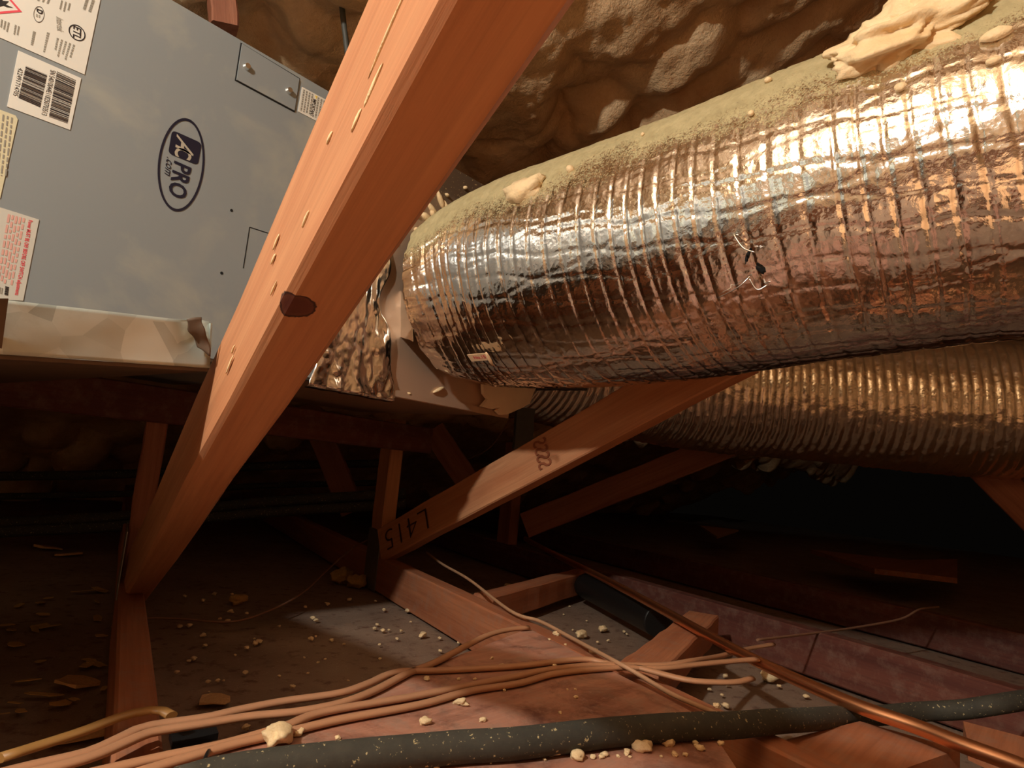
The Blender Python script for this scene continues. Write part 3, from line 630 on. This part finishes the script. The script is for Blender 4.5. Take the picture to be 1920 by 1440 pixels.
duct_blob(1690, 18, .022, .018, .03, 71); duct_blob(1750, 30, .06, .03, .026, 72, .2, .75, sub=5, fq=2.4); duct_blob(1650, 100, .03, .014, .014, 73)
duct_blob(984, 358, .036, .02, .016, 74, .1, .7, fq=2.2); duct_blob(1070, 318, .006, .006, .008, 75, sub=2)
for k, q in enumerate(((1868, 64, .014, .007, .006), (1688, 163, .006, .005, .004), (1862, 115, .007, .004, .004), (1408, 212, .004, .004, .003), (1440, 150, .005, .004, .004), (1205, 252, .003, .003, .003))):
    duct_blob(*q, 80 + k, sub=2)
# card tag with a staple, stray wires at a tear
p, nr = on_duct(900, 667); mm = frame((0, -1, .02), nr); mm.translation = Vector(p + nr * .004)
tg = link('paper_tag', box_mesh(.046, .0155, .0008), MAT['tag'], D1, mw=mm); tag(tg, 'small cream tag with red print')
v, f = text_geo('No.15', .03); q = text_fit(v, (-.012, -.003), (.015, -.003), (-.012, .004)); me = mesh('tag_print', [(a, b, .0006) for a, b in q], f); link('tag_print', me, MAT['ink_r'], tg, mw=mm)
mm2 = mm @ Matrix.Translation((.024, -.002, .004)) @ Matrix.Rotation(1.45, 4, 'Z'); link('tag_stick', blob_mesh(3, 2, .2, .016, .0032, .0032), MAT['tag'], tg, mw=mm2)
def duct_wire(pts, r, mat, name='stray_wire'): 
    Q = [on_duct(*p)[0] + on_duct(*p)[1] * h for p, h in pts]; return tube(name, Q, r, MAT[mat], D1, m=6)
duct_wire([((1378, 440), .004), ((1400, 462), .012), ((1424, 468), .016)], .0009, 'screw'); duct_wire([((1348, 556), .004), ((1388, 532), .012), ((1408, 516), .004)], .0007, 'screw')
duct_wire([((1406, 520), .003), ((1424, 536), .010), ((1442, 530), .006)], .001, 'screw')
duct_blob(1425, 504, .0035, .0075, .0012, 93, .5, .8, 'foil_tear', 'hole', 3, 2.2); duct_blob(1402, 480, .002, .010, .001, 94, -.5, .8, 'foil_tear', 'hole', 3, 2.2)
# pinched collar flap by the plenum
def flap(pts, name):
    v = np.array([P(*p) for p in pts]); cn = v.mean(0); bm = bmesh.new(); vs = [bm.verts.new(q - cn) for q in v]; bm.faces.new(vs)
    bmesh.ops.triangulate(bm, faces=bm.faces); bmesh.ops.subdivide_edges(bm, edges=bm.edges, cuts=5, use_grid_fill=True)
    for q in bm.verts: q.co += Vector(.004 * np.stack([fbm(np.array([q.co[:]]) * 60 + k * 7, 2)[0] for k in range(3)]))
    me = bpy.data.meshes.new(name); bm.to_mesh(me); bm.free(); o = link(name, me, MAT['tape'], D1, loc=cn); s_ = o.modifiers.new('s', 'SOLIDIFY'); s_.thickness = .001
flap([(716, 532, 1.285), (732, 524, 1.275), (772, 566, 1.20), (775, 640, 1.19), (732, 625, 1.275)], 'collar_flap')
# strap under the duct
ST = tag(lumber('hanger_strap', P(1000, 722, 1.55), P(1092, 722, 1.42), .03, .022, MAT['darkgrey'], seed=41, ch=.001), 'short dark grey strap end just below the large duct', 'strap')
ST2 = tag(lumber('hanger_strap', P(985, 765, 1.60), P(979, 842, 1.60), .05, .012, MAT['darkgrey'], zhint=tuple(J), seed=42, ch=.001), 'dark grey strap hanging straight down below the torn tan facing', 'strap')
# lower duct
R2 = .195
dpath2 = [(1.128, 1.21, CAMZ + .36), (1.36, 1.17, CAMZ + .345), (1.60, 1.06, CAMZ + .325), (1.92, .78, CAMZ + .31), (2.28, .22, CAMZ + .305), (2.52, -.5, CAMZ + .31), (2.6, -1.2, CAMZ + .31)]
def dprof2(u): return .88 + .12 * (1 - math.exp(-u / .06)) + .015 * math.sin(u * 9)
def ddisp2(u, th, D):
    ringp = (u + .006 * np.sin(3 * th + 1) + .01 * fbm(np.stack([u * 9 + th * 0, th * 2 + u * 0, u * 0 + th * 0], -1), 2)) / .026; rd = np.abs(ringp - np.round(ringp)) * .026
    p3 = np.stack([D[..., 0] + D[..., 1] * .6, D[..., 2], np.broadcast_to(u, D.shape[:2])], -1)
    return -.004 * np.exp(-(rd / .005) ** 2) + .006 * fbm(p3 * np.array([3, 3, 70]), 3) + .006 * fbm(p3 * np.array([9, 9, 30]), 4, 1)
me, base = duct_mesh(dpath2, R2, .0045, .006, dprof2, ddisp2, None)
D2 = empty('insulated_duct', (1.9, .8, CAMZ + .11)); tag(D2, 'dim wrinkled bronze-looking foil duct below and behind the large one', 'duct')
link('foil_jacket', me, MAT['foil2'], D2, loc=base)

# ================================================================== PIPES, CABLES, WIRES
ZC = BT + .004
def pz(pts, z=ZC): return [PZ(x, y, z if len(q) == 0 else q[0]) for x, y, *q in pts]
cables = [
 ('cable', [(0, 1421), (80, 1396), (156, 1371), (236, 1341), (295, 1331), (322, 1342)], 'yellowish flat cable ending in a staple on the left joist', 'cable_y'),
 ('cable', [(-60, 1466), (55, 1437), (167, 1410), (236, 1379), (278, 1362), (389, 1345), (440, 1333), (532, 1315), (635, 1300), (690, 1282), (745, 1260), (829, 1257), (968, 1249), (1075, 1237), (1116, 1238), (1150, 1246), (1242, 1247), (1297, 1239), (1350, 1230, .09), (1400, 1217, .076), (1450, 1208, .076)], 'uppermost long tan cable, kinked beside the shadowed floor, running off past the copper pipe', 'cable'),
 ('cable', [(40, 1455), (167, 1421), (240, 1391), (285, 1373), (389, 1356), (470, 1343), (560, 1334), (640, 1318), (700, 1296), (748, 1271), (768, 1261), (820, 1240), (874, 1211), (918, 1190), (958, 1180), (991, 1177)], 'tan cable branching up to end at the tip of the board', 'cable'),
 ('cable', [(150, 1455), (222, 1438), (320, 1416), (417, 1396), (534, 1362), (607, 1335), (774, 1306), (880, 1285), (968, 1268), (1019, 1257), (1085, 1249), (1130, 1247), (1186, 1250), (1228, 1260), (1283, 1274), (1330, 1279), (1381, 1279), (1410, 1272)], 'third long tan cable, curving down to a foam lump by the copper pipe', 'cable'),
 ('cable', [(240, 1455), (330, 1427), (440, 1395), (534, 1374), (635, 1350), (788, 1321), (880, 1296), (974, 1281), (1047, 1262), (1158, 1252), (1240, 1253), (1300, 1247), (1360, 1241), (1420, 1236)], 'lowest long tan cable, next to the dark hose', 'cable'),
]
for nm, pts, lab, mt in cables:
    tag(tube(nm, pz(pts), .0056, MAT[mt], flat=.62, m=10), lab, 'cable', 'tan house cables on the joists')
tag(tube('thin_wire', pz([(800, 1036, .11), (830, 1058, .11), (880, 1087, .11), (958, 1146, .1), (1013, 1165, .1), (1075, 1198, .1), (1153, 1240, .113), (1186, 1258, .11), (1255, 1299, .1), (1297, 1318, .1), (1350, 1340, .1)]), .0030, MAT['wire']), 'thin pale wire crossing diagonally under the cables', 'wire')
tag(tube('thin_wire', pz([(728, 994, .12), (674, 1020, .1), (646, 1040, .09), (607, 1075, .06), (573, 1107, .04), (523, 1137, .03), (440, 1165, .02), (334, 1160, .02), (267, 1160, .02), (210, 1175, .02)]), .0022, MAT['wire_dk']), 'thin brown wire sagging across the dark floor from the middle post', 'wire')
tag(tube('thin_wire', [P(960, 780, 2.7), P(920, 838, 2.7), P(875, 862, 2.7), P(860, 870, 2.7)], .003, MAT['wire_dk']), 'faint thin wire hanging behind the torn tan facing', 'wire')
tag(tube('thin_wire', pz([(1420, 1200, .1), (1545, 1185, .09), (1620, 1174, .09), (1690, 1160, .1), (1725, 1142, .12), (1760, 1138, .12)]), .0024, MAT['wire_dk']), 'faint brown wire curving across the dark right side', 'wire')
CU = [(985, 1010), (999, 1018), (1041, 1040), (1130, 1084), (1228, 1136), (1325, 1190), (1408, 1234), (1497, 1276), (1608, 1324), (1720, 1363), (1803, 1396), (1914, 1437), (2040, 1490)]
tag(tube('copper_pipe', pz(CU, JT + .0105), .0088, MAT['copper'], m=16), 'bright copper pipe running diagonally over the joists', 'pipe')
hp = [(330, 1475), (440, 1448), (718, 1414), (850, 1400), (974, 1393), (1158, 1371), (1300, 1360), (1386, 1358, .112), (1500, 1349, .098), (1620, 1342, .072), (1720, 1334, .068), (1800, 1330, .08), (1880, 1318, .098), (1990, 1300, .105)]
tag(tube('insulated_hose', pz(hp, BT + .0135), .0132, MAT['rubber'], m=18, jit=.004), 'dark speckled insulated hose along the front', 'hose')
tb = tube('black_tube', [PZ(1098, 1098, .055), PZ(1236, 1166, .055)], .034, MAT['black'], m=20); tag(tb, 'thick black plastic tube lying in the shade behind the copper pipe', 'tube')
for k, (a, b, d0, d1, r, lab) in enumerate(((( -60, 894), (740, 868), 2.3, 2.7, .016, 'highest of the dark pipes running behind the trusses on the left'), ((-60, 984), (760, 926), 1.95, 2.25, .018, 'second lowest dark pipe behind the left post'),
        ((-60, 1000), (760, 946), 1.9, 2.2, .016, 'lowest of the dark pipes behind the left post'), ((-60, 932), (720, 905), 2.4, 2.8, .012, 'thin dark pipe between the others behind the left post'))):
    A, B = P(*a, d0), P(*b, d1); tag(tube('line_set_pipe', [A, lerp(A, B, .33) + np.array([0, 0, -.008]), lerp(A, B, .66) + np.array([0, 0, .004]), B], r, MAT['rubber'], m=12), lab, 'pipe', 'dark pipes behind the trusses')
tag(tube('hanging_cable', [P(622, -260, 1.26), P(632, -80, 1.23), P(643, 30, 1.22), P(649, 80, 1.22), P(657, 150, 1.23)], .0052, MAT['darkgrey'], m=8), 'grey cable hanging down from the roof foam behind the grey cabinet', 'cable')
o = lumber('rafter_stub', P(405, -190, 1.22), P(420, 58, 1.20), .045, .05, MAT['wood_red'], zhint=tuple(J), seed=50); tag(o, 'reddish rafter stub at the top edge behind the grey cabinet', 'rafter')

slab('black_strip', [(318, 1372), (402, 1353), (410, 1374), (324, 1394)], JT - .004, .006, MAT['black'], 'black plastic strip showing under the cables beside the left joist', 'strip')
tag(tube('cable_tie', [PZ(376, 1450, BT), PZ(381, 1432, BT + .012), PZ(389, 1412, BT + .010), PZ(396, 1402, BT - .004)], .0016, MAT['black'], m=6), 'small black tie looped over the cables near the bottom edge', 'cable tie')
# ================================================================== MARKS ON LUMBER
def on_beam_text(s, parentobj, x0, x1, z0, z1, mat, name, flip=False, side=1, vertical=False, off=.0):
    v, f = text_geo(s, off); mm = WM[parentobj.name]
    if vertical: q = text_fit(v, (x1, z1), (x1 , z0), (x0, z1)) if not flip else text_fit(v, (x0, z0), (x0, z1), (x1, z0))
    else: q = text_fit(v, (x1, z1), (x0, z1), (x1, z0)) if flip else text_fit(v, (x0, z0), (x1, z0), (x0, z1))
    V = [(a, side * .0212, b) for a, b in q]; o = link(name, mesh(name, V, f), mat, parentobj, mw=mm); return o
mB = np.array(WM[WB.name]); yB = mB[:3, 1]
sB = 1 if (C0 - mB[:3, 3]) @ yB > 0 else -1
on_beam_text('L415', WB, .035, .225, -.026, .026, MAT['pencil'], 'marker_number', True, sB, off=-.018)
on_beam_text('SSSS', WB, .62, .66, -.03, .034, MAT['stamp'], 'mill_stamp', True, sB, True, .01)
# nicks and foam flecks stuck to the foreground web
mA = np.array(WM[WA.name]); yA = mA[:3, 1]; sAy = 1 if (C0 - mA[:3, 3]) @ yA > 0 else -1
def fleck(px, py, l, wd, seed):
    r = ray(px, py); p0 = mA[:3, 3] + sAy * yA * .021; k = ((p0 - C0) @ yA) / (r @ yA); p = C0 + r * k
    mm = frame(dA, sAy * yA) @ Matrix.Rotation(.12, 4, 'Z'); mm.translation = Vector(p); link('foam_fleck', blob_mesh(seed, 2, .5, l, wd * .6, .0008), MAT['foam'], WA, mw=mm)
for k, q in enumerate(((668, 225, .0060, .0026), (517, 455, .008, .0022), (430, 684, .012, .0030), (700, 160, .012, .0018), (512, 486, .005, .002), (572, 412, .006, .0016), (513, 541, .007, .0012), (437, 655, .006, .0012), (618, 258, .004, .002), (728, 60, .02, .0012))):
    fleck(*q, 110 + k)

# ================================================================== LOOSE FOAM AND DEBRIS
def inside(poly, x, y):
    c = False; n = len(poly)
    for i in range(n):
        (x1, y1), (x2, y2) = poly[i], poly[(i+1) % n]
        if (y1 > y) != (y2 > y) and x < (x2-x1) * (y-y1) / (y2-y1) + x1: c = not c
    return c
def ground(px, py):
    if inside(BOARD, px, py): return PZ(px, py, BT)
    p = PZ(px, py, JT)
    for nn in (n1, n2, n3, n4):
        if abs(p @ N - nn) < .018: return p
    return PZ(px, py, .0)
SH = [blob_mesh(200 + k, 3, .9 if k < 5 else .6, .82, .66, .6, 1.7) for k in range(9)]
for q in SH: q.materials.append(MAT['foam'])
FL = []
for k in range(5):
    rn = random.Random(300 + k); nv = 9; pts = [(math.cos(a) * rn.uniform(.55, 1.1), math.sin(a) * rn.uniform(.4, .8)) for a in np.linspace(0, 6.28, nv, endpoint=False)]
    v = [(a, b, rn.uniform(.0, .25)) for a, b in pts] + [(a, b, rn.uniform(.3, .5)) for a, b in pts]
    me = mesh('flake', v, [tuple(range(nv-1, -1, -1)), tuple(range(nv, 2*nv))] + [(i, (i+1) % nv, nv + (i+1) % nv, nv + i) for i in range(nv)]); FL.append(me)
def crumb(px, py, spx, label, group, shape=None, mat=None, flake=False, lift=0, name=None, asp=1.):
    g = ground(px, py); d = np.linalg.norm(g - C0); r = spx / 2 * d / FPX
    me = (FL if flake else SH)[shape if shape is not None else random.randrange(5 if flake else 9)]
    if mat: me = me.copy(); me.materials.clear(); me.materials.append(MAT[mat])
    elif flake and not me.materials: me.materials.append(MAT['foam_y'])
    o = bpy.data.objects.new(name or ('foam_flake' if flake else 'foam_crumb'), me); COL.objects.link(o)
    o.scale = (r * asp, r, r * (.8 if not flake else .3)); o.rotation_euler = (random.uniform(-.2, .2), random.uniform(-.2, .2), random.uniform(0, 6.28))
    o.location = (g[0], g[1], g[2] + (r * .4 if not flake else .001) + lift); tag(o, label, 'foam flake' if flake else 'foam crumb', group); return o
# the large ones one can point to
crumb(520, 1394, 62, 'largest round cream foam blob, on the board left of the dark hose', None, 3, asp=1.2)
crumb(552, 1380, 30, 'curled cream foam bit touching the largest round blob', None, 2)
crumb(1443, 1274, 44, 'pale foam lump under the copper pipe at the cable end', None, 1)
crumb(1660, 1396, 40, 'foam lump on the plank in front of the copper pipe', None, 0)
crumb(1081, 1424, 34, 'round white foam ball in front of the dark hose', None, 6)
crumb(1040, 1416, 36, 'flat pale foam chunk next to the white ball by the hose', None, 1)
crumb(797, 1358, 26, 'pear-shaped foam pellet on the board between cables and hose', None, 7)
crumb(863, 1322, 24, 'peanut-shaped foam pellet just below the lowest cable', None, 4, asp=1.4)
crumb(956, 1106, 24, 'white foam crumb on the dusty block below the thin wire', None, 2)
crumb(1130, 1184, 22, 'mushroom-like white crumb on the grey floor left of the black tube', None, 5)
crumb(1090, 1195, 26, 'foam crumb touching the thin pale wire', None, 3)
crumb(1112, 1226, 22, 'white crumb between the thin wire and the topmost cable', None, 8)
crumb(1203, 1408, 40, 'ragged foam chunk in front of the hose, middle right', None, 0)
crumb(1250, 1398, 26, 'foam chunk right of the ragged one in front of the hose', None, 1)
for k, (x, y, s, l) in enumerate(((140, 1285, 90, 'big tan foam flake on the dark floor left of the joist'), (400, 1316, 66, 'pointed tan flake on the dark floor right of the left joist'), (150, 1385, 66, 'tan flake below the yellowish cable at lower left'),
        (90, 1030, 56, 'dim round flake in the dark at far left'), (128, 1042, 52, 'dim flake right beside the round one at far left'))):
    crumb(x, y, s, l, None, k % 5, 'flake', flake=True)
crumb(640, 1092, 48, 'ragged yellow foam clump on the floor by the post foot, left one', None, 1, 'foam_y'); crumb(668, 1100, 46, 'ragged yellow foam clump on the floor by the post foot, right one', None, 0, 'foam_y')
crumb(446, 1131, 34, 'yellow foam bit near the sagging brown wire', None, 2, 'foam_y'); crumb(970, 1052, 44, 'dim yellow foam clump left of the copper pipe end', None, 0, 'foam_y'); crumb(1004, 1062, 34, 'smaller dim yellow foam clump at the copper pipe end', None, 1, 'foam_y')
# scattered crumbs
g1 = 'small cream foam crumb on the reddish board'; g2 = 'tiny foam crumb on the lit patch of floor'; g3 = 'tiny dim crumb on the dark floor behind the cables'; g4 = 'small pale crumb in front of the dark hose'; g5 = 'white crumb on the grey floor around the thin wire'; g6 = 'small tan flake among the shreds at far left'
for x, y, s in ((800, 1276, 16), (860, 1275, 9), (780, 1308, 18), (905, 1353, 14), (940, 1250, 12), (1041, 1251, 12), (594, 1362, 14), (632, 1386, 12), (570, 1400, 7), (1064, 1294, 6), (1079, 1294, 7), (1080, 1309, 10), (945, 1296, 9), (1050, 1338, 8), (460, 1368, 18), (446, 1424, 16), (462, 1420, 10), (922, 1236, 9), (890, 1275, 7)):
    crumb(x, y, s, g1, 'foam crumbs on the board')
for x, y, s in ((765, 1148, 15), (792, 1194, 18), (720, 1145, 9), (702, 1180, 9), (717, 1184, 10), (752, 1184, 8), (729, 1182, 6), (744, 1199, 7), (824, 1198, 8), (825, 1222, 9), (860, 1207, 8), (790, 1160, 7), (704, 1128, 6), (770, 1167, 5)):
    crumb(x, y, s, g2, 'crumbs on the lit floor patch')
for k in range(46):
    x, y = random.uniform(330, 720), random.uniform(1115, 1300)
    if inside(BOARD, x, y) or y > 1318 - (x - 330) * .12: continue
    crumb(x, y, random.uniform(5, 12), g3, 'dim crumbs on the dark floor')
for k in range(34):
    x = random.uniform(560, 1400); crumb(x, 1442 - random.uniform(0, 34) - max(0, x - 900) * .045, random.uniform(7, 20), g4, 'crumbs in front of the hose')
for x, y, s in ((963, 1143, 9), (972, 1141, 7), (1033, 1122, 12), (1044, 1192, 18), (1221, 1214, 14), (1248, 1222, 9), (1068, 1138, 5), (1057, 1153, 5), (1140, 1202, 7), (1170, 1186, 8), (1175, 1190, 6), (1000, 1105, 6), (1005, 1112, 5), (1344, 1328, 16), (1360, 1326, 16), (1354, 1305, 9), (1330, 1294, 8), (1364, 1286, 9), (1360, 1270, 12), (1315, 1214, 8), (1460, 1288, 9), (1512, 1308, 12), (1074, 1182, 5), (1100, 1165, 5), (1160, 1150, 6), (1120, 1205, 6), (1060, 1210, 7), (1030, 1200, 6)):
    crumb(x, y, s, g5, 'crumbs around the thin wire')
for k in range(30):
    x, y = random.uniform(0, 200), random.uniform(1080, 1340); crumb(x, y, random.uniform(12, 30), g6, 'shredded flakes at far left', flake=True, asp=1.6)
